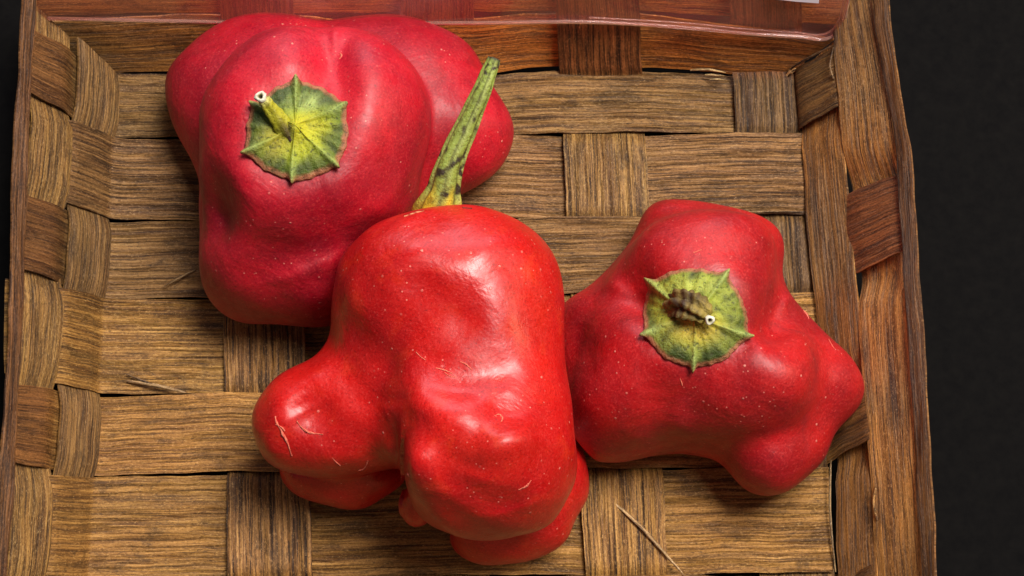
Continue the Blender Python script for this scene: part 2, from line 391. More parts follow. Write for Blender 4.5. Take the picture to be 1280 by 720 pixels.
# left wall
for band in (0, 1):
    qa, qb = (.04, .98) if band == 0 else (1.04, 1.98)
    st = []
    for r in range(7):
        yt, yb = RB[r](120), RB[r + 1](120); yc = (yt + yb) / 2
        o = (-OFF if r % 2 else OFF) if band == 0 else (OFF if r % 2 else -OFF)
        for y in (yc - (yb - yt) * .28, yc + (yb - yt) * .28):
            f = lambda q: (inL(y) - 54 * q, y - (16 + (360 - yc) * .05) * q)
            st.append((*f(qa), *f(qb), 'L', o, TAN * (.85 + .1 * band)))
    a = st[0]; st.insert(0, (146 - 54 * qa, 97 - 50 * qa, 146 - 54 * qb, 97 - 50 * qb, 'L', a[5], a[6]))
    strip(st, nac=11)
strip([(40, -40, 24, -60, 'L', OFF * 1.8), (27, 180, 10, 178, 'L', OFF * 1.8), (20, 426, 2, 426, 'L', OFF * 1.8), (-10, 870, -28, 880, 'L', OFF * 1.8)], tint=DBR, name='rim_band')
# front wall, below the picture
strip([(106, 852, 98, 915, 'D', -OFF), (600, 852, 600, 918, 'D', OFF), (1062, 852, 1070, 915, 'D', -OFF)], tint=TAN * .8)
strip([(98, 918, 90, 985, 'D', OFF), (600, 922, 600, 990, 'D', -OFF), (1070, 918, 1078, 985, 'D', OFF)], tint=TAN * .8)

# loose slivers of wood lifting off the strips; whitest ones paint light in gaps
PALE = lin(214, 178, 124) / lin(204, 160, 98)
def sliver(pts, w0, z0, z1, tint, name='sliver', plane='F'):
    n = len(pts) - 1; p0, nn = PL[plane]
    V, Cc, U = [], [], []
    m = n * 8
    for i in range(m + 1):
        t = i / m; q = min(int(t * n), n - 1); f = t * n - q
        x = lerp(pts[q][0], pts[q + 1][0], f); y = lerp(pts[q][1], pts[q + 1][1], f)
        p = onplane(x, y, p0, nn); d = onplane(pts[q + 1][0], pts[q + 1][1], p0, nn) - onplane(pts[q][0], pts[q][1], p0, nn)
        d /= np.linalg.norm(d); s = np.cross(nn, d)
        wd = w0 * (.25 + .75 * math.sin(math.pi * min(1, (t + .12) / 1.12)) ** .7) * .5 if t < 1 else .1
        hh = lerp(z0, z1, t) + 4 * math.sin(t * math.pi)
        for a, b in ((-1, 0), (0, 1.2), (1, 0), (0, -1)):
            V.append(p + s * a * wd + nn * (hh + b)); Cc.append(tint); U.append((t * 150, a * wd))
    return mesh_obj(name, V, [tuple(f) for f in grid_faces(m + 1, 4, True)] + [(0, 1, 2, 3)], WOOD, basket, True, U, Cc)
sliver([(768, 630), (800, 660), (856, 722)], 5, 6, 10, PALE * 1.5)
sliver([(160, 478), (196, 484), (236, 493)], 5, 8, 8, PALE * 1.5)
sliver([(160, 470), (190, 482), (215, 488)], 3, 9, 7, PALE * 1.3)
sliver([(246, 340), (228, 350), (204, 362)], 3, 9, 8, PALE)
sliver([(862, 91), (885, 92), (906, 95)], 4, 9, 11, np.array([2.2, 2.6, 3.2]))  # whitish frayed end, gap light painted into its colour
sliver([(880, 97), (893, 99), (906, 99)], 3.5, 9, 10, np.array([1.8, 2.2, 2.8]))
sliver([(886, 103), (895, 104), (906, 104)], 2.5, 9, 10, np.array([1.6, 2.0, 2.5]))
sliver([(982, 98), (986, 95), (994, 91)], 7, 8, 14, np.array([2.0, 2.0, 2.2]))  # bright light in the corner gap, painted as a white piece
sliver([(1101, 608), (1101, 630), (1104, 655)], 4, 7, 7, np.array([2.2, 2.1, 1.8]), plane='R')  # white glint standing in for light between the wall bands
sliver([(1046, 575), (1048, 640), (1052, 715)], 4.5, 9, 9, PALE * 1.05, plane='R')
sliver([(870, 269.5), (930, 269), (1006, 268)], 3, 9, 10, PALE * .95)
sliver([(988, 92), (1015, 77), (1050, 57)], 3.5, 8, 8, PALE * 1.0, plane='R')
sliver([(1048, 60), (1047, 85), (1049, 100)], 2.5, 8, 8, PALE * 1.1, plane='R')

# ------------------------------------------------------------------ peppers: smooth implicit bodies
def rotm(rx, ry, rz):
    return np.array(Matrix.Rotation(R(rz), 3, 'Z') @ Matrix.Rotation(R(ry), 3, 'Y') @ Matrix.Rotation(R(rx), 3, 'X'))
def ell(px, py, z, rx, ry, rz, rot=0, k=30, tilt=0):
    m = mag(px, py, z); return dict(c=P(px, py, z), r=np.array([rx * m, ry * m, rz]), R=rotm(0, tilt, rot), k=k)
def chaikin(p, it=3):
    p = np.array(p, float)
    for _ in range(it):
        q = np.roll(p, -1, 0); p = np.stack([.75 * p + .25 * q, .25 * p + .75 * q], 1).reshape(-1, 2)
    return p
def layer(poly, zc, hz, r, k=30, blur=5):
    """a slab with the outline poly (photo pixels, laid at height zc) whose edge rounds off over r and whose half height is hz"""
    W = np.array([P(x, y, zc)[:2] for x, y in chaikin(poly)])
    st = 4.; lo = W.min(0) - 80; n = np.ceil((W.max(0) + 80 - lo) / st).astype(int) + 1
    gx, gy = np.meshgrid(lo[0] + st * np.arange(n[0]), lo[1] + st * np.arange(n[1]), indexing='ij')
    G = np.stack([gx, gy], -1); d = np.full(gx.shape, 1e9); ins = np.zeros(gx.shape, bool)
    A, B = W, np.roll(W, -1, 0)
    for a, b in zip(A, B):
        ab = b - a; t = np.clip(((G - a) @ ab) / (ab @ ab), 0, 1); d = np.minimum(d, np.linalg.norm(G - a - t[..., None] * ab, axis=-1))
        if a[1] != b[1]:
            ins ^= ((a[1] > gy) != (b[1] > gy)) & (gx < (b[0] - a[0]) * (gy - a[1]) / (b[1] - a[1]) + a[0])
    d = np.where(ins, -d, d)
    kk = np.exp(-.5 * (np.arange(-10, 11) / blur) ** 2 * (st / 2.0) ** 0); kk /= kk.sum()
    kk = np.exp(-.5 * (np.arange(-8, 9) * st / (blur * 2.2)) ** 2); kk /= kk.sum()
    for ax in (0, 1):
        dp = np.pad(d, [(8, 8) if i == ax else (0, 0) for i in (0, 1)], mode='edge')
        d = sum(w_ * np.take(dp, np.arange(d.shape[ax]) + i, axis=ax) for i, w_ in enumerate(kk))
    return dict(lay=True, g=d, lo=lo, st=st, zc=zc, hz=hz, r=np.array([r]), rr=r, k=k, c=np.array([*W.mean(0), zc]), ext=(W.min(0), W.max(0)))
def lsdf(X, e):
    u = (X[..., 0] - e['lo'][0]) / e['st']; v = (X[..., 1] - e['lo'][1]) / e['st']; g = e['g']
    ue = np.maximum(np.maximum(-u, u - g.shape[0] + 1), 0) * e['st']; ve = np.maximum(np.maximum(-v, v - g.shape[1] + 1), 0) * e['st']
    u = np.clip(u, 0, g.shape[0] - 1.001); v = np.clip(v, 0, g.shape[1] - 1.001); i = u.astype(int); j = v.astype(int); a = u - i; b = v - j
    d = g[i, j] * (1 - a) * (1 - b) + g[i + 1, j] * a * (1 - b) + g[i, j + 1] * (1 - a) * b + g[i + 1, j + 1] * a * b + ue + ve
    q = np.maximum(e['rr'] + d, 0) / e['rr']; z = (X[..., 2] - e['zc']) / e['hz']
    return (np.sqrt(q * q + z * z) - 1) * min(e['rr'], e['hz'])
def esdf(X, e):
    if 'lay' in e: return lsdf(X, e)
    p = (X - e['c']) @ e['R']
    k0 = np.linalg.norm(p / e['r'], axis=-1); k1 = np.linalg.norm(p / (e['r'] ** 2), axis=-1) + 1e-9
    return k0 * (k0 - 1) / k1
def smin(a, b, k):
    h = np.clip(.5 + .5 * (b - a) / k, 0, 1); return b * (1 - h) + a * h - k * h * (1 - h)
def smax(a, b, k): return -smin(-a, -b, k)
def field(X, pr, sub, flr=6.0, wob=None):
    d = esdf(X, pr[0])
    for e in pr[1:]: d = smin(d, esdf(X, e), e['k'])
    for e in sub: d = smax(d, -esdf(X, e), e['k'])
    if wob:
        x, y, z = X[..., 0], X[..., 1], X[..., 2]
        a, s = wob
        d = d + a * (np.sin(x / s + 1.3 * np.sin(y / s * .7 + a)) * np.sin(y / s * 1.1 + .9 * np.sin(z / s * .8 + 1)) + .5 * np.sin(x / s * 2.1 + z / s * 1.7 + 2) * np.sin(y / s * 1.9 + 1)) 
    return smax(d, flr - X[..., 2], 14)
def nets(fn, lo, hi, h):
    lo = np.array(lo, float); n = np.ceil((np.array(hi) - lo) / h).astype(int) + 1
    ax = [lo[i] + h * np.arange(n[i]) for i in range(3)]
    D = np.empty(n, np.float32)
    for i in range(n[0]):
        Y, Zz = np.meshgrid(ax[1], ax[2], indexing='ij')
        D[i] = fn(np.stack([np.full_like(Y, ax[0][i]), Y, Zz], -1))
    s = D < 0
    c = np.zeros(np.array(s.shape) - 1, np.int8)
    for a in (0, 1):
        for b in (0, 1):
            for d in (0, 1): c += s[a:n[0] - 1 + a, b:n[1] - 1 + b, d:n[2] - 1 + d]
    act = (c > 0) & (c < 8)
    idx = -np.ones(act.shape, np.int64); ii = np.argwhere(act); idx[act] = np.arange(len(ii))
    acc = np.zeros((len(ii), 3)); cnt = np.zeros(len(ii))
    cs = [(a, b, d) for a in (0, 1) for b in (0, 1) for d in (0, 1)]
    for a in cs:
        for ax_ in range(3):
            if a[ax_]: continue
            b = list(a); b[ax_] = 1
            va = D[ii[:, 0] + a[0], ii[:, 1] + a[1], ii[:, 2] + a[2]]; vb = D[ii[:, 0] + b[0], ii[:, 1] + b[1], ii[:, 2] + b[2]]
            m = (va < 0) != (vb < 0); t = np.where(m, va / (va - vb + 1e-12), 0)
            p = np.array(a, float)[None] + t[:, None] * (np.array(b) - np.array(a))[None]
            acc[m] += p[m]; cnt[m] += 1
    V = lo + h * (ii + acc / cnt[:, None])
    Fs = []
    for ax_ in range(3):
        u, v = (ax_ + 1) % 3, (ax_ + 2) % 3
        sl0 = [slice(1, -1)] * 3; sl1 = [slice(1, -1)] * 3
        sl0[ax_] = slice(0, n[ax_] - 1); sl1[ax_] = slice(1, n[ax_])
        s0, s1 = s[tuple(sl0)], s[tuple(sl1)]
        for flip, m in ((0, s0 & ~s1), (1, ~s0 & s1)):
            q = np.argwhere(m)
            if not len(q): continue
            q = q + np.array([0 if i == ax_ else 1 for i in range(3)])
            def g(du, dv):
                w = q.copy(); w[:, u] -= du; w[:, v] -= dv; return idx[w[:, 0], w[:, 1], w[:, 2]]
            f = np.stack([g(1, 1), g(0, 1), g(0, 0), g(1, 0)], 1)
            Fs.append(f[:, ::-1] if flip else f)
    return V, np.concatenate(Fs)

def project_px(Pw):
    d = Pw - CP; z = d @ fwd
    return 640 + F * (d @ right) / z, 360 - F * (d @ upv) / z
def build_pepper(parent, pr, sub, mat, blobs=(), h=3.2, wob=None, others=(), gap=3):
    los, his = [], []
    for e in pr:
        if 'lay' in e: los.append([*e['ext'][0], 0]); his.append([*e['ext'][1], e['zc'] + e['hz']])
        else: los.append(e['c'] - max(e['r'])); his.append(e['c'] + max(e['r'][:2].max(), 0) * np.array([1, 1, 0]) + np.array([0, 0, e['r'][2]]))
    lo = np.min(los, 0) - 14; hi = np.max(his, 0) + 14; lo[2] = -2
    def fn(X):
        d = field(X, pr, sub, wob=wob)
        for f in others: d = smax(d, gap - f(X), 12)
        return d
    V, Fc = nets(fn, lo, hi, h)
    # project the vertices exactly on the zero level for a clean smooth surface
    for _ in range(3):
        d = fn(V); g = np.stack([fn(V + np.eye(3)[i] * .8) - fn(V - np.eye(3)[i] * .8) for i in range(3)], 1) / 1.6
        V = V - g * (d / (np.sum(g * g, 1) + 1e-6))[:, None] * .85
    px, py = project_px(V); cols = np.ones((len(V), 3))
    for (bx, by, rx, ry, colr, amt) in blobs:      # ripeness patches, plus light and shade painted into the skin colour
        wgt = amt * np.exp(-(((px - bx) / rx) ** 2 + ((py - by) / ry) ** 2) ** 1.3)
        cols = cols * (1 - wgt[:, None]) + np.array(colr) * wgt[:, None]
    o = mesh_obj('body', V, Fc, mat, parent, True, None, cols)
    bvh = BVHTree.FromPolygons([tuple(v) for v in V], Fc.tolist())
    return o, fn, bvh
def hit(bvh, x, y):
    loc, n, i, d = bvh.ray_cast(Vector(CP), Vector(ray(x, y)))
    if loc is None: return None, None
    n = np.array(n); 
    if np.dot(n, CP - np.array(loc)) < 0: n = -n
    return np.array(loc), n

RED1 = pepper_mat('red_skin_matte', lin(158, 7, 33), lin(192, 12, 36), lin(128, 5, 24), .52, .22, .08)
RED2 = pepper_mat('red_skin_glossy', lin(200, 20, 15), lin(180, 12, 14), lin(214, 52, 20), .38, .22, .22)
RED3 = pepper_mat('red_skin_satin', lin(150, 7, 20), lin(182, 14, 20), lin(118, 5, 16), .50, .24, .08)

LB = 'peppers lying in the basket'
pep1 = thing('pepper', 'broad crimson pepper at upper left, its short bent stub with a pale cut end', 'pepper', group=LB)
pep2 = thing('pepper', 'glossy bright red lobed pepper lying on its side in the middle with long green stem', 'pepper', group=LB)
pep3 = thing('pepper', 'red star-lobed pepper at right, stem end up with round calyx and brown crusty stub', 'pepper', group=LB)

# pepper 2 (middle, lying)
pr2 = [layer([(421,405),(419,375),(424,346),(439,318),(464,294),(496,279),(530,273),(560,270),(600,271),(635,278),(662,291),(683,311),(694,340),(701,380),(706,430),(711,480),(716,530),(719,570),(713,610),(697,640),(670,662),(630,672),(590,669),(555,657),(528,640),(512,615),(498,590),(488,560),(484,520),(478,480),(462,450),(440,432)], 182, 118, 118, 0),
       ell(560, 368, 186, 112, 78, 106, 0, 60), ell(606, 575, 200, 92, 82, 104, 0, 40), ell(526, 580, 258, 20, 22, 36, 0, 40), ell(628, 560, 296, 30, 12, 22, 30, 34), ell(560, 512, 264, 46, 16, 34, -12, 44),
       layer([(490,410),(450,424),(420,436),(395,448),(368,460),(343,476),(326,496),(317,520),(315,545),(323,570),(338,586),(360,590),(400,596),(440,588),(480,580),(530,560),(560,500),(540,440)], 140, 82, 74, 52),
       layer([(342,580),(348,602),(364,617),(395,627),(420,634),(448,636),(472,630),(488,618),(505,610),(520,580),(450,550),(370,560)], 44, 62, 64, 7),
       ell(432, 560, 130, 40, 26, 82, -8, 30),
       layer([(560,664),(566,686),(583,702),(612,710),(652,707),(694,690),(718,656),(734,624),(736,590),(728,555),(718,520),(650,520),(580,600)], 46, 82, 105, 6),
       ell(521, 630, 110, 22, 26, 34, 0, 14)]
sub2 = [ell(585, 462, 356, 66, 26, 52, -14, 40), ell(556, 390, 370, 34, 50, 54, 4, 70),
        ell(408, 545, 258, 44, 26, 48, -20, 34), ell(490, 600, 262, 6, 34, 90, -10, 22), 
        ell(592, 585, 357, 34, 14, 36, -20, 40), ell(548, 604, 346, 14, 30, 34, 24, 36), ell(638, 630, 334, 34, 12, 40, 15, 36),
        ell(640, 470, 348, 30, 20, 40, 30, 40), ell(375, 500, 262, 30, 14, 44, 30, 30)]
OC = (1.12, 3.2, 1.3)
b2 = [(670, 375, 42, 62, OC, .35), (618, 560, 62, 36, OC, .45), (590, 400, 60, 60, (.72, .4, .55), .35), (410, 560, 62, 42, (.74, .5, .7), .45), (570, 460, 60, 30, (.8, .7, 1.1), .4),  # orange patches are ripeness, dark ones paint shade into hollows
      (655, 650, 75, 42, (.72, .5, .8), .5)]  # shade on the low lobe, painted into its skin
body2, f2, bvh2 = build_pepper(pep2, pr2, sub2, RED2, b2, wob=(2.0, 25))
# pepper 1 (upper left)
pr1 = [layer([(206,104),(214,84),(241,62),(273,37),(300,27),(340,19),(375,21),(408,36),(440,29),(480,24),(532,29),(566,43),(592,62),(604,84),(618,118),(640,148),(645,170),(636,196),(620,216),(600,231),(575,240),(545,252),(520,275),(480,320),(450,360),(430,384),(405,398),(370,396),(340,394),(310,394),(287,386),(271,370),(263,340),(260,300),(255,260),(253,232),(240,205),(213,150)], 62, 100, 130, 0),
       layer([(250,150),(260,120),(279,92),(303,68),(332,50),(370,43),(410,47),(450,43),(483,54),(511,78),(533,107),(540,140),(535,180),(522,215),(505,250),(478,285),(440,306),(390,314),(330,311),(290,298),(267,270),(256,220),(251,180)], 176, 112, 92, 9),
       ell(385, 262, 120, 118, 82, 112, 0, 60), ell(318, 335, 100, 52, 46, 82, 0, 50), ell(395, 345, 96, 52, 44, 78, 0, 50)]
sub1 = [ell(370, 165, 312, 52, 50, 32, 0, 55), ell(408, 45, 330, 18, 50, 70, 0, 50), ell(262, 255, 240, 20, 26, 60, 30, 40), ell(420, 300, 250, 90, 14, 40, 22, 50), ell(500, 210, 300, 20, 60, 40, -30, 50)]
body1, f1, bvh1 = build_pepper(pep1, pr1, sub1, RED1, [(400, 60, 120, 40, (1.06, .8, 1.5), .5), (430, 300, 90, 70, (.8, .7, .9), .4), (480, 150, 60, 90, (1.1, 1.4, .9), .4)], wob=(1.3, 32), others=(f2,))  # pink and bright patches paint light on the dome, dark one shade below
# pepper 3 (right)
pr3 = [layer([(704,374),(725,368),(744,352),(767,330),(790,304),(799,273),(810,257),(826,251),(855,253),(890,257),(925,265),(957,278),(975,290),(981,308),(977,330),(974,348),(989,372),(1005,392),(1032,420),(1064,450),(1084,482),(1082,500),(1062,524),(1040,543),(1034,568),(1017,592),(994,607),(968,614),(947,608),(924,592),(905,576),(880,567),(850,563),(815,569),(775,577),(740,579),(715,570),(695,530),(690,450),(695,400)], 64, 92, 120, 0),
       layer([(798,304),(825,284),(855,276),(900,276),(943,286),(964,302),(962,330),(966,355),(983,385),(998,415),(1010,450),(1013,478),(1001,508),(976,534),(935,550),(890,545),(840,536),(790,526),(754,500),(740,460),(750,410),(768,368),(785,334)], 136, 84, 100, 26),
       ell(870, 405, 145, 92, 88, 92, 0, 70), ell(885, 310, 150, 62, 32, 62, 4, 40), ell(775, 505, 110, 50, 46, 72, 0, 40), ell(955, 470, 150, 48, 60, 82, 20, 40), ell(955, 575, 84, 36, 36, 56, 0, 30)]
sub3 = [ell(868, 398, 262, 50, 48, 28, 0, 50), ell(862, 540, 245, 20, 46, 50, 8, 55), ell(788, 352, 225, 18, 50, 50, 40, 50), ell(985, 375, 215, 18, 50, 60, -30, 50)]
body3, f3, bvh3 = build_pepper(pep3, pr3, sub3, RED3, [(980, 470, 40, 60, OC, .25), (890, 290, 70, 30, OC, .2), (780, 500, 70, 60, (.85, .7, .9), .4)], wob=(1.3, 30), others=(f2,))  # orange paints the lit top and right side, dark the shaded lower left

# ------------------------------------------------------------------ calyxes
def calyx(parent, bvh, cx, cy, tips, r0, colf, seed, nr=46, nth=300, ribh=5, cone=12):
    g = np.random.default_rng(seed)
    th = np.linspace(0, 2 * math.pi, nth, endpoint=False)
    ta = [math.atan2(-(y - cy), x - cx) for x, y in tips]; tr = [math.hypot(x - cx, y - cy) for x, y in tips]
    rr = np.full(nth, 0.)
    order = np.argsort(ta); ta = np.array(ta)[order]; tr = np.array(tr)[order]
    # rim: gently bowed between the tips, with a narrow spike at each tip
    base = np.interp(th, *(lambda A, B: (A, B))(np.concatenate([ta % (2 * math.pi) - 2 * math.pi, ta % (2 * math.pi), ta % (2 * math.pi) + 2 * math.pi])[np.argsort(np.concatenate([ta % (2 * math.pi) - 2 * math.pi, ta % (2 * math.pi), ta % (2 * math.pi) + 2 * math.pi]))],
                     np.tile(tr, 3)[np.argsort(np.concatenate([ta % (2 * math.pi) - 2 * math.pi, ta % (2 * math.pi), ta % (2 * math.pi) + 2 * math.pi]))]))
    rr = base * r0
    prox = np.zeros(nth)
    for a, r in zip(ta, tr):
        da = np.angle(np.exp(1j * (th - a)))
        sp = np.exp(-np.abs(da / .05) ** 1.25)
        rr = np.maximum(rr, rr * (1 - sp) + r * sp); rr += (r * .03) * np.exp(-(da / .2) ** 2)
        prox = np.maximum(prox, np.exp(-(da / .085) ** 2))
    jag = sum(g.uniform(.3, 1) * np.sin(th * f + g.uniform(0, 6)) for f in (4, 6, 9, 13, 19, 31)) * .6
    rr = rr + jag * (1 - prox)
    V, Cc = [], []
    rho = np.linspace(0, 1, nr) ** .85
    last = None
    fields = [(g.uniform(3, 9), g.uniform(0, 6), g.uniform(.5, 1)) for _ in range(5)]
    cr = np.zeros((nr, nth))
    for i, p in enumerate(rho):
        for j in range(nth):
            x = cx + math.cos(th[j]) * rr[j] * p; y = cy - math.sin(th[j]) * rr[j] * p
            loc, n = hit(bvh, x, y)
            if loc is None: loc, n = last
            last = (loc, n)
            rib = prox[j] * ribh * (p ** .6) * (1 - .3 * p)
            crk = sum(w * math.sin(th[j] * round(f * 3) + q + p * 3) for f, q, w in fields) * .5 * p
            dome = 11 * (1 - p ** 4) + cone * math.exp(-(p / .24) ** 2)
            curl = 5.5 * prox[j] * max(0, p - .75) / .25
            bn = (n + np.array([0, 0, 1.4])); bn /= np.linalg.norm(bn)
            V.append(loc + bn * (3.6 + dome + rib + crk + curl)); Cc.append(colf(x, y, p, th[j], prox[j], crk))
    for j in range(nth):     # turned-down underside of the rim, dark colour painting in the shadow gap
        V.append(V[(nr - 1) * nth + j] + np.array([0, 0, -5.])); Cc.append(lin(80, 50, 34))
    return mesh_obj('calyx', V, grid_faces(nr + 1, nth, True)[:, ::-1], GREEN, parent, True, None, np.array(Cc))
def vn(x, y, s, sd=0):
    return .5 + .25 * (math.sin(x / s + sd + 1.7 * math.sin(y / s * .8 + sd)) + math.sin(y / s * 1.3 + sd * 2 + 1.5 * math.sin(x / s * 1.2)))
def mixc(a, b, t): t = min(1, max(0, t)); return a * (1 - t) + b * t
YG, MG, DG, BRN, PALEG = lin(186, 186, 22), lin(118, 140, 26), lin(62, 80, 26), lin(166, 104, 72), lin(184, 204, 118)
def c1(x, y, p, t, rib, crk):
    c = mixc(mixc(YG, MG, (p - .12) * 1.6 - .3 * math.sin(t + 2.2)), DG, (p - .42) * 1.9 + .5 * (vn(x, y, 9, 1) - .5) + .25 * math.sin(t - .6))
    c = mixc(c, PALEG, .75 * math.exp(-(((x - 385) / 22) ** 2 + ((y - 133) / 12) ** 2)))
    c = mixc(c, lin(196, 190, 44), .7 * math.exp(-(((x - 392) / 24) ** 2 + ((y - 160) / 10) ** 2)))
    c = mixc(c, lin(190, 168, 50), .6 * math.exp(-(((x - 345) / 20) ** 2 + ((y - 180) / 22) ** 2)))
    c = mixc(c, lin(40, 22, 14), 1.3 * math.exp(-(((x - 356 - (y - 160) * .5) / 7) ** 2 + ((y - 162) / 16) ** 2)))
    c = mixc(c, DG * .55, max(0, vn(x, y, 5.5, 7) - .55) * 1.8 * p)
    c = mixc(c, mixc(MG, PALEG, .6), rib * .8 * p)
    return mixc(c, BRN, (p - .89) / .05 * (1 - rib * .8) * (.55 + .5 * vn(x, y, 6, 4)))
def c3(x, y, p, t, rib, crk):
    c = mixc(mixc(lin(196, 176, 44), lin(158, 168, 50), p * 1.7 + .3 * math.sin(t)), DG, (p - .5) * 1.7 + .5 * (vn(x, y, 8, 2) - .5) - .28 * math.sin(t - .3))
    c = mixc(c, lin(190, 200, 90), .6 * math.exp(-(((x - 865) / 34) ** 2 + ((y - 360) / 10) ** 2)))
    c = mixc(c, lin(178, 140, 40), .7 * math.exp(-(((x - 870) / 30) ** 2 + ((y - 415) / 14) ** 2)))
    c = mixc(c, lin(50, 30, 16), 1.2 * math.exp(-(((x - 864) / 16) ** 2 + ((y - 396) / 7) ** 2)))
    c = mixc(c, DG * .55, max(0, vn(x, y, 5, 9) - .55) * 1.8 * p)
    c = mixc(c, mixc(MG, PALEG, .7), rib * .8 * p)
    return mixc(c, BRN, (p - .90) / .05 * (1 - rib * .8) * (.55 + .5 * vn(x, y, 6, 5)))
cal1 = calyx(pep1, bvh1, 371, 166, [(369, 98), (436, 133), (424, 211), (366, 230), (305, 194), (314, 131)], .90, c1, 3)
cal3 = calyx(pep3, bvh3, 868, 401, [(811, 350), (909, 341), (938, 425), (865, 464), (801, 422)], .88, c3, 5)

def tube(name, pts, rad, colf, mat, parent, ns=40, nring=24, bumps=.08, flat=1.0, seed=1, ribs=5, cap=True):
    """pts: world points; rad: radii; colf(t, angle) gives colour"""
    pts = np.array(pts, float); g = np.random.default_rng(seed)
    T = np.linspace(0, 1, ns); k = np.linspace(0, 1, len(pts))
    def cr(v):
        out = []
        for t in T:
            u = t * (len(pts) - 1); i = min(int(u), len(pts) - 2); f = u - i
            a, b, c, d = v[max(i - 1, 0)], v[i], v[i + 1], v[min(i + 2, len(v) - 1)]
            out.append(.5 * (2 * b + (c - a) * f + (2 * a - 5 * b + 4 * c - d) * f * f + (3 * b - a - 3 * c + d) * f ** 3))
        return np.array(out)
    C = cr(pts); Rr = np.interp(T, k, rad); D = np.gradient(C, axis=0); D /= np.linalg.norm(D, axis=1)[:, None]
    ph = g.uniform(0, 6, 8); V, Cc = [], []
    for i in range(ns):
        a = np.cross(D[i], Z); a /= np.linalg.norm(a) + 1e-9; b = np.cross(a, D[i])
        for j in range(nring):
            t = 2 * math.pi * j / nring
            m = 1 + bumps * math.sin(ribs * t + ph[0] + T[i] * 1.5) + bumps * .7 * math.sin(3 * t + T[i] * 14 + ph[1]) * math.sin(T[i] * 23 + ph[2]) + bumps * .4 * math.sin(11 * t + ph[3])
            V.append(C[i] + (a * math.cos(t) + b * math.sin(t) * flat) * Rr[i] * m); Cc.append(colf(T[i], t))
    fs = [tuple(f) for f in grid_faces(ns, nring, True)]
    if cap:
        for e in (0, ns - 1):
            V.append(C[e]); Cc.append(colf(T[e], 0)); q = len(V) - 1
            fs += [(e * nring + j, e * nring + (j + 1) % nring, q) for j in range(nring)]
    o = mesh_obj(name, V, fs, mat, parent, True, None, np.array(Cc))
    return o
def up(bvh, x, y, dz):
    p, n = hit(bvh, x, y); d = ray(x, y); return p - d * dz
# pepper 1: short bent stub lying over the calyx, pale cut end
def s1c(t, a):
    c = mixc(lin(58, 36, 18), lin(176, 172, 34), t * 2.2 + .35 * math.sin(a * 3))
    return mixc(c, lin(205, 200, 120), (t - .8) * 4)
tube('stem', [up(bvh1, 362, 172, 6), up(bvh1, 350, 152, 18), up(bvh1, 338, 136, 24), up(bvh1, 330, 125, 30)], [13, 9.5, 7.5, 6.5], s1c, STEM, pep1, bumps=.12, seed=4)
def ring(parent, c, d, r, seed, name='cut_end'):
    d = d / np.linalg.norm(d); a = np.cross(d, Z); a /= np.linalg.norm(a); b = np.cross(a, d); V, Cc = [], []
    prof = [(1.05, -3), (1.18, .0), (1.0, 3.0), (.7, 3.4), (.42, 2.0), (.30, -1.5), (.0, -2.5)]
    g = np.random.default_rng(seed)
    for q, (s, h) in enumerate(prof):
        for j in range(18):
            t = 2 * math.pi * j / 18; m = s * r * (1 + .1 * math.sin(3 * t + seed) + .06 * g.normal())
            V.append(c + (a * math.cos(t) + b * math.sin(t)) * m + d * h)
            Cc.append(lin(238, 236, 214) * (.6 + .4 * g.random()) if q < 4 else (lin(150, 140, 100) if q == 4 else lin(40, 34, 20)))
    return mesh_obj(name, V, grid_faces(len(prof), 18, True), CORK2, parent, True, None, np.array(Cc))
CORK2 = tint_mat('pale_cut_end', .7, 1500, .0002, (170, 160, 120), .35)
e1 = up(bvh1, 326, 121, 34); ring(pep1, e1, (CP - e1) / F + np.array([-.15, .2, 0]), 5.6, 2)
# pepper 3: brown crusty stub
def s3c(t, a):
    c = mixc(lin(58, 36, 20), lin(150, 128, 62), .3 + .5 * math.sin(a * 4 + t * 17) * math.sin(t * 29 + a * 2))
    return mixc(c, lin(170, 150, 60), (t - .55) * 1.5)
tube('stem', [up(bvh3, 846, 384, 4), up(bvh3, 856, 381, 20), up(bvh3, 870, 386, 26), up(bvh3, 884, 396, 27)], [14, 15.5, 14, 9], s3c, STEM, pep3, bumps=.24, seed=9, nring=40, ns=44, ribs=7)
e3 = up(bvh3, 887, 400, 33); ring(pep3, e3, (CP - e3) / F + np.array([.15, -.25, 0]), 4.6, 5)
# pepper 2: long stem rising from the shoulder
def s2c(t, a):
    c = mixc(lin(214, 190, 44), lin(138, 156, 62), (t - .20) * 9 + .35 * math.sin(a * 5))
    c = mixc(c, lin(176, 188, 104), .6 * max(0, math.sin(a * 5 + t * 3)) * min(1, t * 3))
    spots = vn(t * 260, a * 22, 6.5, 3) * vn(t * 260 + 40, a * 18 + 9, 3.7, 8)
    c = mixc(c, lin(46, 38, 22), (spots - .33) * 8 * (1.0 if .27 < t < .52 or t > .84 else (.25 if t > .27 else .1)))
    c = mixc(c, lin(92, 96, 44), .8 * max(0, -math.sin(a * 7 + t * 2)) ** 3 * min(1, t * 4))
    return mixc(c, lin(40, 30, 22), (t - .93) * 16)
tip = [(549, 280, 160), (549, 264, 190), (555, 236, 212), (562, 206, 228), (582, 160, 245), (600, 120, 262), (611, 92, 270), (618, 73, 274)]
tube('stem', [P(*q) for q in tip], [36, 28, 18, 15, 12.5, 10.2, 8.6, 6.8], s2c, STEM, pep2, ns=110, nring=60, bumps=.075, flat=.85, seed=12, ribs=6)
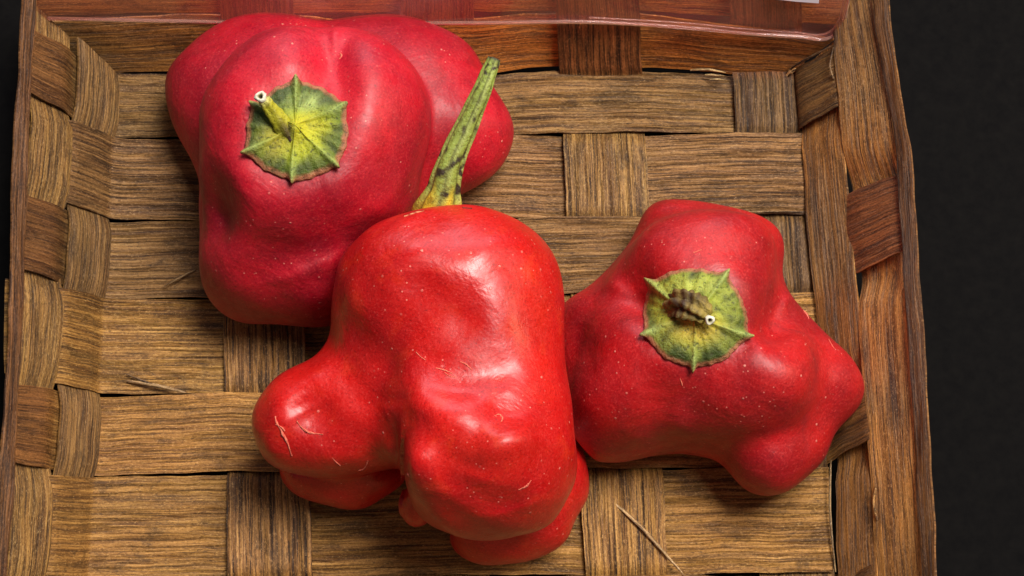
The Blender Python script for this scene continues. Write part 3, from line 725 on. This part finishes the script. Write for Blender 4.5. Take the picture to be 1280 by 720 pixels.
# dry remains of the calyx on the shoulder
def s2b(t, a): return mixc(lin(226, 170, 120), lin(150, 60, 40), .5 + .5 * math.sin(t * 20 + a))
def scar(parent, bvh, pts, r, colf=s2b, seed=1, name='scar'):
    Q = []
    for x, y in pts:
        p, n = hit(bvh, x, y)
        if p is not None: Q.append(p + n * .2)
    if len(Q) < 3: return
    m = len(Q); rad = [r * (.25 + .9 * math.sin(math.pi * (i + .6) / (m + .2))) * (1 + .45 * math.sin(i * 2.3 + seed)) for i in range(m)]
    return tube(name, Q, np.array(rad) * .6, colf, CORK, parent, ns=m * 9, nring=8, bumps=.5, flat=.5, seed=seed, ribs=3)
scar(pep2, bvh2, [(505, 271), (512, 268.5), (520, 266), (530, 264)], 1.6, seed=2, name='calyx_remnant')
scar(pep2, bvh2, [(578, 260), (584, 260.5), (590, 261)], 1.5, lambda t, a: lin(50, 30, 20), seed=3, name='calyx_remnant')
def sc(t, a): return mixc(lin(240, 140, 112), lin(215, 70, 55), .5 + .5 * math.sin(t * 31 + a * 2))
for i, (pts, r) in enumerate([
    ([(344, 520), (346, 528), (350, 535), (354, 543), (358, 550), (361, 558), (365, 570)], 2.0), ([(345, 530), (352, 534), (356, 539)], 1.8),
    ([(371, 526), (375, 532), (382, 538), (389, 541), (396, 542), (404, 543)], 1.5),
    ([(335, 583), (342, 587), (350, 586), (356, 590), (366, 594)], 2.2),
    ([(448, 588), (454, 586), (458, 580), (460, 575)], 1.1), ([(415, 572), (421, 578), (426, 582)], .7),
    ([(507, 596), (510, 592), (512, 597)], 1.2), ([(545, 460), (556, 463), (566, 467)], 1.0), ([(556, 466), (562, 470), (570, 472)], .9),
    ([(520, 440), (526, 446), (532, 450)], .7), ([(618, 520), (624, 518), (628, 523), (626, 528)], .9), ([(575, 452), (582, 455), (590, 462)], .7), ([(648, 612), (658, 607), (664, 600)], .9)]):
    scar(pep2, bvh2, pts, r, sc, i)
for i, (pts, r) in enumerate([([(1004, 388), (1008, 393), (1011, 399)], 1.3), ([(956, 283), (961, 288)], 1), ([(867, 316), (872, 314), (877, 312)], 1.0), ([(1036, 424), (1039, 430), (1043, 436)], .8), ([(850, 473), (852, 478), (853, 482)], .9)]):
    scar(pep3, bvh3, pts, r, sc, i)
for i, (pts, r) in enumerate([([(425, 66), (427, 70), (424, 74)], 1.0), ([(420, 188), (428, 186), (434, 188)], .7)]):
    scar(pep1, bvh1, pts, r, sc, i)

# ------------------------------------------------------------------ clear reddish plastic film over the back wall, with a rolled edge
k = N('pink_plastic_film')
tr = k.n('ShaderNodeBsdfTransparent'); tr.inputs[0].default_value = (1, .95, .94, 1)
gl = k.n('ShaderNodeBsdfGlossy'); gl.inputs['Roughness'].default_value = .16; gl.inputs[0].default_value = (1, .95, .95, 1)
df = k.n('ShaderNodeBsdfDiffuse'); df.inputs[0].default_value = (*lin(225, 140, 125), 1)
mx0 = k.n('ShaderNodeMixShader'); mx0.inputs[0].default_value = .12; k.l(tr.outputs[0], mx0.inputs[1]); k.l(df.outputs[0], mx0.inputs[2])
mx = k.n('ShaderNodeMixShader'); mx.inputs[0].default_value = .08; k.l(mx0.outputs[0], mx.inputs[1]); k.l(gl.outputs[0], mx.inputs[2])
tcx = k.n('ShaderNodeTexCoord').outputs['Object']; bp = k.n('ShaderNodeBump'); bp.inputs['Distance'].default_value = .0008
k.l(k.noise(tcx, 60, 4, .5), bp.inputs['Height']); k.l(bp.outputs[0], gl.inputs['Normal'])
k.l(mx.outputs[0], k.out.inputs['Surface']); FILM = k.m
film = thing('plastic_film', 'clear pinkish plastic film with rolled edge along the back basket wall', 'plastic film')
edge = [(40, 12), (180, 15), (300, 17), (450, 18), (600, 18), (740, 17), (860, 24), (930, 31), (1000, 36), (1025, 39), (1042, 33), (1052, 18), (1056, 0), (1062, -30), (1070, -60)]
p0, nB = PL['B']
eb = [onplane(x, y, p0, nB) + nB * 16 for x, y in edge]
V, nv = [], 10
for (x, y), e in zip(edge, eb):
    top_ = onplane(min(x, 1050) if x < 1040 else x + 3, -70, p0, nB) + nB * 26
    for q in range(nv):
        t = q / (nv - 1); V.append(e * (1 - t) + top_ * t + nB * (5 * math.sin(t * 6 + x * .03)))
sheet = mesh_obj('film_sheet', V, grid_faces(len(edge), nv), FILM, film)
sm_ = sheet.modifiers.new('thick', 'SOLIDIFY'); sm_.thickness = .8 * S
k = N('clear_plastic_edge'); k.b.inputs['Base Color'].default_value = (*lin(245, 200, 185), 1); k.b.inputs['Roughness'].default_value = .08
k.b.inputs['Transmission Weight'].default_value = .8; k.b.inputs['IOR'].default_value = 1.45
tube('rolled_edge', eb, [2.6] * len(eb), lambda t, a: np.ones(3), k.m, film, ns=160, nring=10, bumps=.05)
tube('rolled_edge', [e + nB * 1 + np.array([-4, 7, 0]) for e in eb[5:]], [1.5] * len(eb[5:]), lambda t, a: np.ones(3), k.m, film, ns=120, nring=8, bumps=.05)
# white paper label corner stuck on the film
k = N('white_paper'); k.b.inputs['Base Color'].default_value = (.78, .80, .88, 1); k.b.inputs['Roughness'].default_value = .6
V = []
for off in (30, 31.2):
    for x, y in ((958, -90), (1024, -90), (1020, -17), (992, -19), (966, -22)): V.append(onplane(x, y, p0, nB) + nB * off)
lab = mesh_obj('paper_label', V, [(0, 1, 2, 3, 4), (9, 8, 7, 6, 5)] + [(i, i + 5, (i + 1) % 5 + 5, (i + 1) % 5) for i in range(5)], k.m, film, False)
